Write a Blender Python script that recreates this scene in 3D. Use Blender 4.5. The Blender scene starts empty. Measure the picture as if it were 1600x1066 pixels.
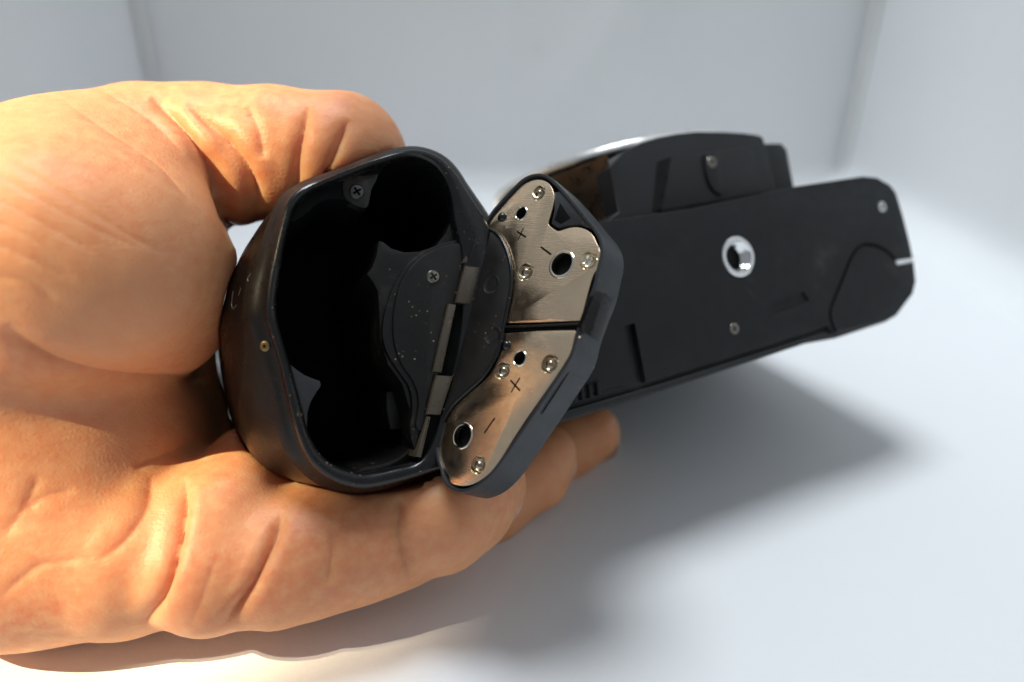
import bpy, bmesh, math, random
import numpy as np
from mathutils import Vector, Matrix, Euler
random.seed(4)
rng = np.random.default_rng(4)
S = bpy.context.scene
COL = S.collection

# ------------------------------------------------------------------ camera
F = 1122.0                                   # focal length, photograph pixels (1600 wide)
cam = bpy.data.cameras.new('view_camera')
cam.lens = 36.0 * F / 1600.0
cam.sensor_width = 36.0
cam.clip_start = 0.01
cam.clip_end = 20
cam.dof.use_dof = True
cam.dof.focus_distance = 0.138
cam.dof.aperture_fstop = 6.8
camo = bpy.data.objects.new('view_camera', cam)
COL.objects.link(camo)
camo.location = (0, 0, 0.120)
camo.rotation_euler = (math.radians(64), 0, 0)
S.camera = camo
CW = Matrix.Translation((0, 0, 0.120)) @ Euler((math.radians(64), 0, 0)).to_matrix().to_4x4()

# ------------------------------------------------------------------ light
S.view_settings.view_transform = 'Standard'
S.view_settings.look = 'None'
S.view_settings.exposure = 0.0
S.view_settings.gamma = 1.0
w = bpy.data.worlds.new('World')
S.world = w
w.use_nodes = True
bg = w.node_tree.nodes['Background']
bg.inputs[0].default_value = (0.84, 0.92, 1.0, 1)
bg.inputs[1].default_value = 0.27
S.cycles.use_denoising = True
S.cycles.max_bounces = 8


def lamp(name, kind, energy, color, loc, target, **kw):
    l = bpy.data.lights.new(name, kind)
    l.energy = energy
    l.color = color
    for k, v in kw.items():
        setattr(l, k, v)
    o = bpy.data.objects.new(name, l)
    COL.objects.link(o)
    o.location = loc
    o.rotation_euler = (Vector(target) - Vector(loc)).to_track_quat('-Z', 'Y').to_euler()
    return o


TO_SUN = Vector((-0.651, -0.355, 0.671)).normalized()
TO_SKY = Vector((-0.15, 0.14, 0.97)).normalized()
SIDE1 = TO_SUN.cross(Vector((0, 0, 1))).normalized()
SIDE2 = SIDE1.cross(TO_SUN)
AIM = SIDE1 * 0.1815 + SIDE2 * 0.0517 + TO_SUN * 0.10
# warm sunlight on the hand: a narrow ellipse shaped to miss the door and rim
sun = lamp('sun_beam', 'SPOT', 490.0, (1.0, 0.82, 0.52), AIM + TO_SUN * 2.0, AIM,
           shadow_soft_size=0.010, spot_size=2 * math.atan(0.122 / 2.0), spot_blend=0.42)
bx = SIDE1 * 0.848 - SIDE2 * 0.53
bx = (bx - TO_SUN * bx.dot(TO_SUN)).normalized()
sm = Matrix((bx, TO_SUN.cross(bx), TO_SUN)).transposed().to_4x4() @ Matrix.Diagonal((0.42, 1.0, 1.0, 1.0))
sm.translation = AIM + TO_SUN * 2.0
sun.matrix_world = sm
# second spot added to brighten the sun patch on the cloth under the hand
PATCH = Vector((-0.044, 0.102, 0.0))
lamp('sun_beam', 'SPOT', 115.0, (1.0, 0.82, 0.60), PATCH + TO_SUN * 2.0, PATCH,
     shadow_soft_size=0.008, spot_size=2 * math.atan(0.0215 / 2.0), spot_blend=0.12)
# broad cool daylight from nearly overhead
lamp('sky_daylight', 'AREA', 31.5, (0.89, 0.95, 1.0), Vector((0.03, 0.2, 0.0)) + TO_SKY * 2.0, (0.03, 0.2, 0.0),
     shape='DISK', size=0.76)


# ------------------------------------------------------------------ materials
def new_mat(name):
    m = bpy.data.materials.new(name)
    m.use_nodes = True
    nt = m.node_tree
    b = nt.nodes['Principled BSDF']
    return m, nt, b


def node(nt, t, **kw):
    n = nt.nodes.new(t)
    for k, v in kw.items():
        setattr(n, k, v)
    return n


def coords(nt):
    return node(nt, 'ShaderNodeTexCoord').outputs['Object']


def noise(nt, co, scale, detail=4.0, rough=0.55):
    n = node(nt, 'ShaderNodeTexNoise')
    n.inputs['Scale'].default_value = scale
    n.inputs['Detail'].default_value = detail
    n.inputs['Roughness'].default_value = rough
    nt.links.new(co, n.inputs['Vector'])
    return n.outputs['Fac']


def ramp(nt, fac, stops):
    r = node(nt, 'ShaderNodeValToRGB')
    e = r.color_ramp.elements
    while len(e) < len(stops):
        e.new(0.5)
    for i, (p, c) in enumerate(stops):
        e[i].position = p
        e[i].color = (c, c, c, 1) if isinstance(c, (int, float)) else (*c, 1)
    nt.links.new(fac, r.inputs[0])
    return r.outputs[0]


def mix(nt, fac, a, b, typ='MIX'):
    m = node(nt, 'ShaderNodeMix', data_type='RGBA', blend_type=typ)
    for i, v in ((0, fac), (6, a), (7, b)):
        if isinstance(v, bpy.types.NodeSocket):
            nt.links.new(v, m.inputs[i])
        else:
            m.inputs[i].default_value = v if i == 0 else (*v, 1)
    return m.outputs[2]


def bump(nt, b, h, strength, dist):
    n = node(nt, 'ShaderNodeBump')
    n.inputs['Strength'].default_value = strength
    n.inputs['Distance'].default_value = dist
    nt.links.new(h, n.inputs['Height'])
    nt.links.new(n.outputs[0], b.inputs['Normal'])
    return n


def plastic(name, base, rough, dust=0.0, grain=0.25, wear=0.0, spec=0.5):
    m, nt, b = new_mat(name)
    co = coords(nt)
    c = (base[0], base[1], base[2])
    col = mix(nt, ramp(nt, noise(nt, co, 120), [(0.35, 0.0), (0.7, 1.0)]), c, tuple(x * 1.25 + 0.001 for x in c))
    if dust:
        v = node(nt, 'ShaderNodeTexVoronoi')
        v.inputs['Scale'].default_value = 900
        nt.links.new(co, v.inputs['Vector'])
        spots = ramp(nt, v.outputs['Distance'], [(0.10, 1.0), (0.22, 0.0)])
        area = ramp(nt, noise(nt, co, 260, 3), [(0.53, 0.0), (0.66, 1.0)])
        mu = node(nt, 'ShaderNodeMath', operation='MULTIPLY')
        nt.links.new(spots, mu.inputs[0])
        nt.links.new(area, mu.inputs[1])
        m2 = node(nt, 'ShaderNodeMath', operation='MULTIPLY')
        nt.links.new(mu.outputs[0], m2.inputs[0])
        m2.inputs[1].default_value = dust
        col = mix(nt, m2.outputs[0], col, (0.30, 0.21, 0.12))
    if wear:
        wv = ramp(nt, noise(nt, co, 55, 6, 0.7), [(0.60, 0.0), (0.72, wear)])
        col = mix(nt, wv, col, (0.13, 0.11, 0.09))
    nt.links.new(col, b.inputs['Base Color'])
    r = ramp(nt, noise(nt, co, 300, 5), [(0.3, rough - 0.06), (0.7, rough + 0.08)])
    nt.links.new(r, b.inputs['Roughness'])
    b.inputs['Specular IOR Level'].default_value = spec
    bump(nt, b, noise(nt, co, 2600, 3), grain, 0.00012)
    return m


def metal(name, base, rough, stain=None, amt=0.6, scratch=0.15, scale=140, vary=0.10):
    m, nt, b = new_mat(name)
    co = coords(nt)
    b.inputs['Metallic'].default_value = 1.0
    col = base
    if stain:
        f = ramp(nt, noise(nt, co, scale, 7, 0.7), [(0.40, 0.0), (0.66, amt)])
        col = mix(nt, f, base, stain)
        f2 = ramp(nt, noise(nt, co, scale * 5, 4, 0.7), [(0.52, 0.0), (0.75, amt)])
        col = mix(nt, f2, col, stain)
        nt.links.new(col, b.inputs['Base Color'])
    else:
        b.inputs['Base Color'].default_value = (*base, 1)
    r = ramp(nt, noise(nt, co, scale * 2, 6, 0.65), [(0.3, max(rough - vary, 0.03)), (0.72, rough + vary)])
    nt.links.new(r, b.inputs['Roughness'])
    mp = node(nt, 'ShaderNodeMapping')
    mp.inputs['Scale'].default_value = (400, 6000, 1000)
    mp.inputs['Rotation'].default_value = (0, 0, 0.9)
    nt.links.new(co, mp.inputs['Vector'])
    bump(nt, b, noise(nt, mp.outputs[0], 1.0, 2), scratch, 0.00006)
    return m


M = {}
M['body'] = plastic('black_body_plastic', (0.0085, 0.009, 0.010), 0.42, grain=0.22, wear=0.2, spec=0.4)
M['plate'] = plastic('black_base_plate', (0.008, 0.0085, 0.0095), 0.50, grain=0.35, wear=0.20, spec=0.28)
M['rim'] = plastic('worn_black_rim', (0.0062, 0.0062, 0.0065), 0.24, dust=0.8, grain=0.2, wear=0.12, spec=0.45)
M['shell'] = plastic('glossy_grip_shell', (0.0032, 0.0024, 0.0018), 0.30, dust=0.15, grain=0.2, spec=0.32)
M['well'] = plastic('shade_black_well_plastic', (0.0025, 0.0025, 0.0027), 0.62, grain=0.2, spec=0.12)  # base kept blacker than the body: chamber shade is in the colour
M['flange'] = plastic('dusty_inner_plastic', (0.0070, 0.0062, 0.0054), 0.34, dust=1.0, grain=0.25, wear=0.3, spec=0.4)
M['door'] = plastic('dark_grey_door_plastic', (0.020, 0.021, 0.024), 0.40, dust=0.35, grain=0.25)
M['flap'] = plastic('smooth_hinge_flap', (0.010, 0.0085, 0.0075), 0.36, dust=0.7, grain=0.15, spec=0.4)
M['dark'] = plastic('recess_shade_black', (0.002, 0.002, 0.002), 0.7, grain=0.1, spec=0.1)  # near-black base puts the shade of gaps and recesses into the colour
M['warm_sheen'] = plastic('warm_sheen_hinge_plastic', (0.060, 0.044, 0.027), 0.28, dust=0.7, grain=0.3, spec=0.9)  # brown base carries the warm reflection of the hand
M['contact'] = metal('tarnished_contact_metal', (0.97, 0.75, 0.52), 0.23, (0.62, 0.45, 0.30), 0.24, 0.45, 300, 0.05)
M['lip'] = metal('bright_contact_edge', (0.90, 0.84, 0.70), 0.16, (0.62, 0.52, 0.36), 0.4, 0.05)
M['dome'] = metal('dark_contact_dome', (0.42, 0.35, 0.26), 0.16, (0.20, 0.15, 0.10), 0.6, 0.05)
M['pin'] = metal('black_rivet_metal', (0.055, 0.055, 0.058), 0.22)
M['chrome'] = metal('bright_chrome', (0.86, 0.87, 0.88), 0.13, (0.6, 0.58, 0.52), 0.3, 0.06)
M['ring'] = metal('satin_chrome_ring', (0.88, 0.87, 0.84), 0.32, (0.7, 0.66, 0.6), 0.3, 0.06)
M['letter'] = plastic('worn_letter_paint', (0.085, 0.062, 0.042), 0.4)
M['brass'] = metal('dull_brass_screw', (0.26, 0.18, 0.08), 0.42, (0.15, 0.10, 0.05), 0.7)
M['screw'] = metal('dull_screw_metal', (0.30, 0.28, 0.24), 0.34, (0.12, 0.10, 0.08), 0.6)
M['screwdark'] = metal('blackened_screw_metal', (0.14, 0.135, 0.13), 0.36, (0.07, 0.06, 0.05), 0.6)
M['white'] = plastic('white_paint_mark', (0.80, 0.81, 0.80), 0.5)
M['gloss'] = metal('warm_reflection_panel', (0.52, 0.40, 0.27), 0.28)  # brown metal base stands in for skin mirrored in a black facet


def skin_material():
    m, nt, b = new_mat('warm_skin')
    co = coords(nt)
    big = ramp(nt, noise(nt, co, 38, 3), [(0.35, 0.0), (0.68, 1.0)])
    col = mix(nt, big, (0.66, 0.300, 0.140), (0.60, 0.205, 0.090))
    fine = ramp(nt, noise(nt, co, 420, 4), [(0.3, 0.0), (0.7, 1.0)])
    col = mix(nt, fine, col, (0.67, 0.330, 0.160))
    nt.links.new(col, b.inputs['Base Color'])
    b.inputs['Subsurface Weight'].default_value = 0.7
    b.inputs['Subsurface Radius'].default_value = (1.0, 0.28, 0.12)
    b.inputs['Subsurface Scale'].default_value = 0.0075
    b.inputs['Roughness'].default_value = 0.50
    b.inputs['Specular IOR Level'].default_value = 0.42
    v = node(nt, 'ShaderNodeTexVoronoi', feature='DISTANCE_TO_EDGE')
    v.inputs['Scale'].default_value = 1050
    nt.links.new(co, v.inputs['Vector'])
    mp = node(nt, 'ShaderNodeMapping')
    mp.inputs['Rotation'].default_value = (0.4, 0.5, 0.7)
    mp.inputs['Scale'].default_value = (260, 1900, 900)
    nt.links.new(co, mp.inputs['Vector'])
    ln = noise(nt, mp.outputs[0], 1.0, 3)
    a = node(nt, 'ShaderNodeMath', operation='MULTIPLY_ADD')
    nt.links.new(ln, a.inputs[0])
    a.inputs[1].default_value = 0.8
    nt.links.new(v.outputs['Distance'], a.inputs[2])
    bump(nt, b, a.outputs[0], 0.28, 0.00028)
    return m


def fabric_material(name, c0, c1):
    m, nt, b = new_mat(name)
    co = coords(nt)
    col = mix(nt, ramp(nt, noise(nt, co, 7, 4), [(0.35, 0.0), (0.7, 1.0)]), c0, c1)
    sp = ramp(nt, noise(nt, co, 26, 3, 0.4), [(0.70, 0.0), (0.80, 0.35)])
    col = mix(nt, sp, col, (0.62, 0.58, 0.55))
    nt.links.new(col, b.inputs['Base Color'])
    b.inputs['Roughness'].default_value = 0.8
    b.inputs['Specular IOR Level'].default_value = 0.2
    bump(nt, b, noise(nt, co, 900, 4, 0.7), 0.25, 0.0003)
    return m


M['skin'] = skin_material()
M['nail'] = plastic('pale_fingernail', (0.62, 0.40, 0.31), 0.3)
M['floor'] = fabric_material('white_floor_cloth', (0.80, 0.81, 0.82), (0.77, 0.78, 0.79))
M['cloth'] = fabric_material('white_tent_cloth', (0.83, 0.845, 0.85), (0.80, 0.815, 0.825))
M['hem'] = fabric_material('pale_hem_cloth', (0.80, 0.80, 0.78), (0.76, 0.76, 0.75))


# ------------------------------------------------------------------ mesh helpers
def link(name, me, m, parent=None, kind=None, smooth=40):
    me.materials.append(m)
    if smooth:
        me.polygons.foreach_set('use_smooth', [True] * len(me.polygons))
        me.set_sharp_from_angle(angle=math.radians(smooth))
    o = bpy.data.objects.new(name, me)
    COL.objects.link(o)
    if parent is not None:
        o.parent = parent
    if kind:
        o['kind'] = kind
    return o


def loft_mesh(loops, cap0=True, cap1=True, closed=True):
    """Skin a list of equal-length loops of 3D points."""
    bm = bmesh.new()
    rows = [[bm.verts.new(p) for p in lp] for lp in loops]
    n = len(rows[0])
    for a, b in zip(rows[:-1], rows[1:]):
        for i in range(n if closed else n - 1):
            j = (i + 1) % n
            bm.faces.new((a[i], a[j], b[j], b[i]))
    if cap0:
        bm.faces.new(rows[0][::-1])
    if cap1:
        bm.faces.new(rows[-1])
    bmesh.ops.recalc_face_normals(bm, faces=bm.faces)
    me = bpy.data.meshes.new('mesh')
    bm.to_mesh(me)
    bm.free()
    return me


def inset(poly, d):
    """Offset a closed 2D polygon inwards by d (metres)."""
    p = np.asarray(poly, float)
    a = p - np.roll(p, 1, 0)
    b = np.roll(p, -1, 0) - p
    area = 0.5 * np.sum(p[:, 0] * np.roll(p[:, 1], -1) - np.roll(p[:, 0], -1) * p[:, 1])
    s = 1.0 if area > 0 else -1.0
    na = np.stack([-a[:, 1], a[:, 0]], 1) * s
    nb = np.stack([-b[:, 1], b[:, 0]], 1) * s
    na /= np.linalg.norm(na, axis=1)[:, None] + 1e-12
    nb /= np.linalg.norm(nb, axis=1)[:, None] + 1e-12
    nn = na + nb
    k = np.maximum(0.35, 0.5 * np.sum(nn * nn, 1))
    return p + nn / k[:, None] * d


def smooth_poly(pts, per=4, closed=True):
    """Catmull-Rom through the points."""
    p = np.asarray(pts, float)
    n = len(p)
    out = []
    for i in range(n if closed else n - 1):
        g = (lambda k: p[k % n]) if closed else (lambda k: p[min(max(k, 0), n - 1)])
        p0, p1, p2, p3 = g(i - 1), g(i), g(i + 1), g(i + 2)
        for t in np.arange(per) / per:
            out.append(0.5 * ((2 * p1) + (p2 - p0) * t + (2 * p0 - 5 * p1 + 4 * p2 - p3) * t * t + (3 * p1 - p0 - 3 * p2 + p3) * t ** 3))
    if not closed:
        out.append(p[-1])
    return np.array(out)


def round_corners(pts, r, seg=4):
    """Replace each corner by a short arc."""
    p = np.asarray(pts, float)
    out = []
    for i in range(len(p)):
        a, b, c = p[i - 1], p[i], p[(i + 1) % len(p)]
        u, v = a - b, c - b
        lu, lv = np.linalg.norm(u), np.linalg.norm(v)
        q = min(r, lu * 0.45, lv * 0.45)
        s, e = b + u / lu * q, b + v / lv * q
        for t in np.linspace(0, 1, seg + 1):
            out.append((1 - t) ** 2 * s + 2 * t * (1 - t) * b + t * t * e)
    return np.array(out)


def slab(poly, top, bottom, bev=0.0003, back=None):
    """A solid of a 2D outline (x, y) between two heights, its top edge rounded."""
    P = np.asarray(poly, float)
    lift = lambda q, z: [(x, y, z) for x, y in q]
    loops = [lift(inset(P, bev), top), lift(inset(P, bev * 0.3), top - bev * 0.3), lift(P, top - bev), lift(P if back is None else back, bottom)]
    return loft_mesh(loops)


def lathe_mesh(profile, seg=40, centre=(0, 0, 0), cap=False):
    loops = []
    for r, z in profile:
        loops.append([(centre[0] + r * math.cos(2 * math.pi * i / seg), centre[1] + r * math.sin(2 * math.pi * i / seg), centre[2] + z) for i in range(seg)])
    return loft_mesh(loops, cap, cap)


def cut(o, cutters):
    """Boolean difference, applied."""
    for c in cutters:
        md = o.modifiers.new('cut', 'BOOLEAN')
        md.operation = 'DIFFERENCE'
        md.solver = 'EXACT'
        md.object = c
    dg = bpy.context.evaluated_depsgraph_get()
    dg.update()
    me = bpy.data.meshes.new_from_object(o.evaluated_get(dg))
    o.modifiers.clear()
    o.data = me
    for c in cutters:
        bpy.data.objects.remove(c)
    me.polygons.foreach_set('use_smooth', [True] * len(me.polygons))
    me.set_sharp_from_angle(angle=math.radians(30))
    return o


def cutter(me, parent):
    o = bpy.data.objects.new('cutter', me)
    COL.objects.link(o)
    o.parent = parent
    return o


# ------------------------------------------------------------------ frames
# The base plane of the film camera in the viewer's space: long axis d, front axis e, outward normal n.
nv = Vector((0.39484, 0.08696, 0.91463)).normalized()
dv = Vector((0.89294, 0.19799, -0.40430))
dv = (dv - nv * dv.dot(nv)).normalized()
ev = nv.cross(dv).normalized()
OV = Vector((0.316, 0.117, -1.0)) * 0.17                  # the tripod socket


def frame(o, x, y, z):
    m = Matrix((x, y, z)).transposed().to_4x4()
    m.translation = o
    return m


FB = frame(OV, dv, ev, nv)


def on(fr, x, y, c=0.0):
    """2D point of a frame's plane, at height c above it, where a sight line of the photograph meets it."""
    r = Vector(((x - 800.0) / F, (533.0 - y) / F, -1.0))
    nrm = fr.col[2].to_3d()
    o = fr.col[3].to_3d() + nrm * c
    p = r * (o.dot(nrm) / r.dot(nrm)) - o
    return (p.dot(fr.col[0].to_3d()), p.dot(fr.col[1].to_3d()))


def onb(pts, c=0.0, fr=None):
    return np.array([on(fr or FB, x, y, c) for x, y in pts])


WB = CW @ FB
film = bpy.data.objects.new('film_camera', None)
COL.objects.link(film)
film.matrix_world = WB
film.empty_display_size = 0.01
film['label'] = 'black 35 mm film camera held bottom up with its empty battery chamber open'
film['category'] = 'camera'


# ------------------------------------------------------------------ setting: the white cloth tent
def sheet(name, origin, ux, uy, nu, nv_, wob, m, seed, kind='structure', fillet=0.0, kind_folds=False):
    """A cloth sheet with soft uneven folds."""
    o = Vector(origin)
    ux, uy = Vector(ux), Vector(uy)
    nn = ux.cross(uy).normalized()
    r = np.random.default_rng(seed)
    waves = [(r.uniform(-9, 9), r.uniform(-9, 9), r.uniform(0, 6.28), r.uniform(0.3, 1)) for _ in range(7)]
    folds = [(r.uniform(0, 6.28), r.uniform(0.1, 0.9), r.uniform(0.1, 0.9), r.uniform(0.012, 0.03), r.choice((-1, 1)) * r.uniform(0.3, 0.8)) for _ in range(9 if kind_folds else 0)]
    vs, fs = [], []
    for j in range(nv_ + 1):
        for i in range(nu + 1):
            a, b = i / nu, j / nv_
            h = sum(k * math.sin(p * a + q * b + s) for p, q, s, k in waves) / 4
            h += sum(k * math.exp(-(((a - ca) * math.cos(t) + (b - cb) * math.sin(t)) / wd) ** 2 - (((b - cb) * math.cos(t) - (a - ca) * math.sin(t)) / 0.22) ** 2) for t, ca, cb, wd, k in folds)
            p = o + ux * a + uy * b + nn * (h * wob)
            if fillet and p.z < fillet:
                p += nn * (fillet - math.sqrt(max(0.0, fillet ** 2 - (fillet - p.z) ** 2)))
            vs.append(p)
    for j in range(nv_):
        for i in range(nu):
            k = j * (nu + 1) + i
            fs.append((k, k + 1, k + nu + 2, k + nu + 1))
    me = bpy.data.meshes.new(name)
    me.from_pydata([tuple(v) for v in vs], [], fs)
    return link(name, me, m, None, kind, 60)


XL, XR, YB, YF = -0.2347, 0.2266, 0.4915, -0.06
sheet('floor', (-0.9, -0.9, 0), (1.8, 0, 0), (0, 2.0, 0), 60, 60, 0.0006, M['floor'], 3)
back = sheet('back_wall', (XL, YB, 0.0), (XR - XL, 0, 0), (0, 0.012, 0.62), 60, 90, 0.0060, M['cloth'], 5, fillet=0.008, kind_folds=True)
lwall = sheet('left_wall', (XL, 0.19, 0.0), (0, YB - 0.19, 0), (0, 0, 0.62), 40, 60, 0.0030, M['cloth'], 6)
rwall = sheet('right_wall', (XR, YB, 0.0), (0, YF - YB, 0), (0, 0, 0.62), 60, 90, 0.0060, M['cloth'], 8, fillet=0.02, kind_folds=True)


def cord(name, path, rx, m, parent=None, kind=None, seg=10, flat=1.0, up=Vector((0, 0, 1))):
    loops = []
    n = len(path)
    for i, p in enumerate(path):
        p = Vector(p)
        t = (Vector(path[min(i + 1, n - 1)]) - Vector(path[max(i - 1, 0)])).normalized()
        a = t.cross(up if abs(t.dot(up)) < 0.95 else Vector((0, 1, 0))).normalized()
        b = t.cross(a)
        loops.append([tuple(p + a * (rx * math.cos(q)) + b * (rx * flat * math.sin(q))) for q in np.linspace(0, 2 * math.pi, seg, endpoint=False)])
    return link(name, loft_mesh(loops), m, parent, kind, 50)


zz = np.linspace(0.0, 0.62, 24)
cord('hem', [(XR - 0.004 + 0.0012 * math.sin(z * 21), YB - 0.006, z) for z in zz], 0.0027, M['hem'], back)
cord('hem', [(XL + 0.003 + 0.0012 * math.sin(z * 17), YB - 0.004, z) for z in zz], 0.0022, M['hem'], back)
# ------------------------------------------------------------------ film camera: grip with the battery chamber
C0 = (575.0, 500.0)
RIM_OUT = [(637, 232), (600, 241), (548, 262), (509, 277), (482, 285), (462, 297), (447, 317), (436, 357), (425, 406), (417, 455), (416, 490), (423, 518), (440, 576), (455, 643), (467, 683),
           (481, 716), (504, 741), (533, 757), (565, 764), (592, 761), (635, 751), (680, 737), (720, 722), (748, 690), (770, 600), (790, 480), (775, 380), (760, 341), (743, 314), (728, 291), (711, 265), (690, 245), (665, 234)]
RIM_IN = [(640, 246), (600, 255), (560, 269), (510, 289), (483, 302), (463, 322), (452, 352), (444, 390), (436, 440), (432, 475), (436, 508), (455, 572), (470, 628), (480, 668),
          (495, 701), (518, 724), (548, 737), (577, 740), (621, 731), (654, 721), (676, 690), (690, 640), (712, 560), (722, 480), (722, 400), (716, 370), (709, 340), (707, 320), (702, 298), (690, 271), (670, 253)]
BAND = [(637, 230), (600, 238), (548, 258), (509, 272), (476, 284), (452, 298), (437, 313), (419, 355), (402, 411), (390, 455), (387, 492), (397, 525), (408, 560), (426, 625), (438, 678), (454, 714),
        (481, 743), (510, 760), (545, 767), (582, 766), (635, 754), (680, 740), (722, 726), (752, 694), (774, 604), (792, 480), (779, 378), (764, 339), (746, 311), (730, 288), (713, 262), (692, 243), (665, 232)]
SIDE = [(637, 240), (600, 248), (548, 268), (509, 282), (470, 292), (440, 312), (416, 338), (395, 368), (375, 402), (356, 450), (345, 500), (347, 535), (354, 590), (365, 640), (382, 690), (410, 728),
        (455, 750), (510, 762), (545, 765), (582, 762), (635, 750), (680, 736), (722, 722), (748, 690), (765, 600), (785, 480), (770, 384), (752, 343), (738, 317), (722, 295), (705, 270), (688, 252), (665, 242)]
NA = 180


def polar(pts, n=NA, per=5):
    q = smooth_poly(pts, per)
    d = q - np.array(C0)
    a = np.arctan2(d[:, 1], d[:, 0])
    r = np.hypot(d[:, 0], d[:, 1])
    o = np.argsort(a)
    t = np.linspace(-math.pi, math.pi, n, endpoint=False)
    rr = np.interp(t, a[o], r[o], period=2 * math.pi)
    return np.stack([C0[0] + rr * np.cos(t), C0[1] + rr * np.sin(t)], 1)


def lift(q, z):
    return [(x, y, z) for x, y in q]


MM = 0.001
out2 = onb(polar(RIM_OUT))
in2 = onb(polar(RIM_IN), -0.5 * MM)
band2 = onb(polar(BAND), -5 * MM)
side2 = onb(polar(SIDE), -17 * MM)
rim = loft_mesh([lift(in2, -4 * MM), lift(in2, -0.9 * MM), lift(inset(in2, -0.35 * MM), -0.3 * MM), lift(inset(in2, -0.9 * MM), 0), lift(inset(out2, 0.9 * MM), 0),
                 lift(inset(out2, 0.35 * MM), -0.2 * MM), lift(out2, -0.8 * MM), lift(out2, -2.2 * MM)], False, False)
link('grip_rim', rim, M['rim'], film, None, 60)
well = loft_mesh([lift(inset(in2, -0.1 * MM), -3.9 * MM), lift(in2, -8 * MM), lift(inset(in2, 0.6 * MM), -50 * MM)], False, True)
link('battery_well', well, M['well'], film)
mid = lambda a, b, t: a * (1 - t) + b * t
shell = loft_mesh([lift(inset(out2, 0.25 * MM), -2.0 * MM), lift(inset(out2, 0.1 * MM), -2.6 * MM), lift(mid(out2, band2, 0.55), -3.6 * MM), lift(band2, -5.0 * MM), lift(inset(band2, -0.35 * MM), -5.5 * MM),
                   lift(inset(band2, 0.15 * MM), -6.0 * MM), lift(mid(band2, side2, 0.45), -9.5 * MM), lift(mid(band2, side2, 0.85), -14 * MM), lift(side2, -18 * MM), lift(side2, -60 * MM), lift(inset(side2, 3 * MM), -100 * MM)], False, True)
link('grip_shell', shell, M['shell'], film, None, 45)


def bslab(name, px, top, bottom, m, parent=None, bev=0.0003, per=0, rc=0.0, wob=None):
    q = onb(px, top)
    if per:
        q = smooth_poly(q, per)
    if rc:
        q = round_corners(q, rc)
    return link(name, slab(q, top, bottom, bev), m, parent or film)


def cross_screw(name, x, y, z, r, m, parent=None, fr=None, slots=True):
    c = on(fr or FB, x, y, z)
    me = lathe_mesh([(r, -1.2 * MM), (r, -0.25 * MM), (r * 0.86, 0.0), (r * 0.02, 0.12 * MM)], 28, (c[0], c[1], z), True)
    o = link(name, me, m, parent or film)
    if slots:
        cs = []
        for k in (0.4, 0.4 + math.pi / 2):
            u = np.array([math.cos(k), math.sin(k)])
            v = np.array([-u[1], u[0]])
            q = [np.array(c) + u * r * 0.62 * a + v * r * 0.15 * b for a, b in ((-1, -1), (1, -1), (1, 1), (-1, 1))]
            cs.append(cutter(loft_mesh([lift(q, z - 0.55 * MM), lift(q, z + 1 * MM)]), parent or film))
        cut(o, cs)
        # black disc stands for the shade at the bottom of the cross
        me2 = lathe_mesh([(r * 0.7, -0.6 * MM), (r * 0.7, -0.5 * MM)], 16, (c[0], c[1], z), True)
        link('screw_slot', me2, M['dark'], o)
    return o


# pieces inside the chamber
bslab('screw_flange', [(452, 345), (468, 300), (510, 280), (560, 262), (604, 250), (592, 272), (581, 296), (576, 322), (566, 325), (550, 318), (528, 311), (500, 316), (474, 338)], -4.2 * MM, -44 * MM, M['well'], per=3)
bslab('screw_tab', [(537, 282), (562, 274), (592, 271), (581, 296), (576, 322), (566, 325), (550, 318), (537, 306)], -3.9 * MM, -7 * MM, M['flange'], per=2)
cross_screw('flange_screw', 558, 299, -3.3 * MM, 1.45 * MM, M['screwdark'])
bslab('corner_flange', [(449, 566), (463, 577), (476, 586), (490, 592), (500, 595), (502, 603), (495, 613), (486, 628), (481, 645), (480, 668), (466, 655)], -3.2 * MM, -44 * MM, M['door'], per=1)
bslab('battery_divider', [(592, 376), (599, 378), (612, 388), (632, 394), (655, 393), (681, 384), (697, 364), (706, 338), (730, 345), (735, 480), (700, 640), (668, 700), (652, 690), (640, 640), (628, 600), (606, 570), (594, 530), (592, 478), (590, 455), (582, 440), (573, 428), (581, 419), (588, 400)],
      -3.4 * MM, -46 * MM, M['flange'], per=1)
bslab('inner_ledge', [(604, 612), (638, 609), (655, 640), (650, 668), (610, 672), (604, 640)], -13 * MM, -45 * MM, M['flap'])
bslab('inner_wall', [(560, 742), (600, 737), (650, 722), (672, 690), (668, 660), (650, 690), (622, 716), (590, 727), (565, 732)], -5 * MM, -44 * MM, M['flange'], per=2)
cov_out = [(724, 376), (700, 378), (671, 388), (645, 405), (625, 430), (612, 455), (600, 494), (598, 527), (607, 556), (627, 586), (641, 609), (644, 640), (641, 676), (655, 712), (690, 690), (724, 560), (748, 400)]
bslab('cover_base', cov_out, -1.9 * MM, -8 * MM, M['flange'], per=3)
cov_in = [(724, 381), (702, 382), (680, 389), (658, 402), (637, 424), (624, 447), (617, 476), (614, 507), (617, 540), (628, 570), (641, 589), (651, 609), (654, 632), (650, 668), (664, 668), (680, 610), (700, 540), (716, 460), (730, 400)]
cover = bslab('hinge_cover', cov_in, -0.9 * MM, -4 * MM, M['flange'], per=3, bev=0.4 * MM)
cross_screw('cover_screw', 677.5, 432, -0.6 * MM, 1.32 * MM, M['screw'])

# hinge: alternating knuckles along a slanted line
HA, HB = np.array((754.0, 368.0)), np.array((672.0, 690.0))
hu = (HB - HA) / np.linalg.norm(HB - HA)


def hinge_bar(name, pts, z, m, rr=0.45):
    q = onb(pts, z)
    return link(name, slab(q, z, -5 * MM, rr * MM), m, film)


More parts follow.
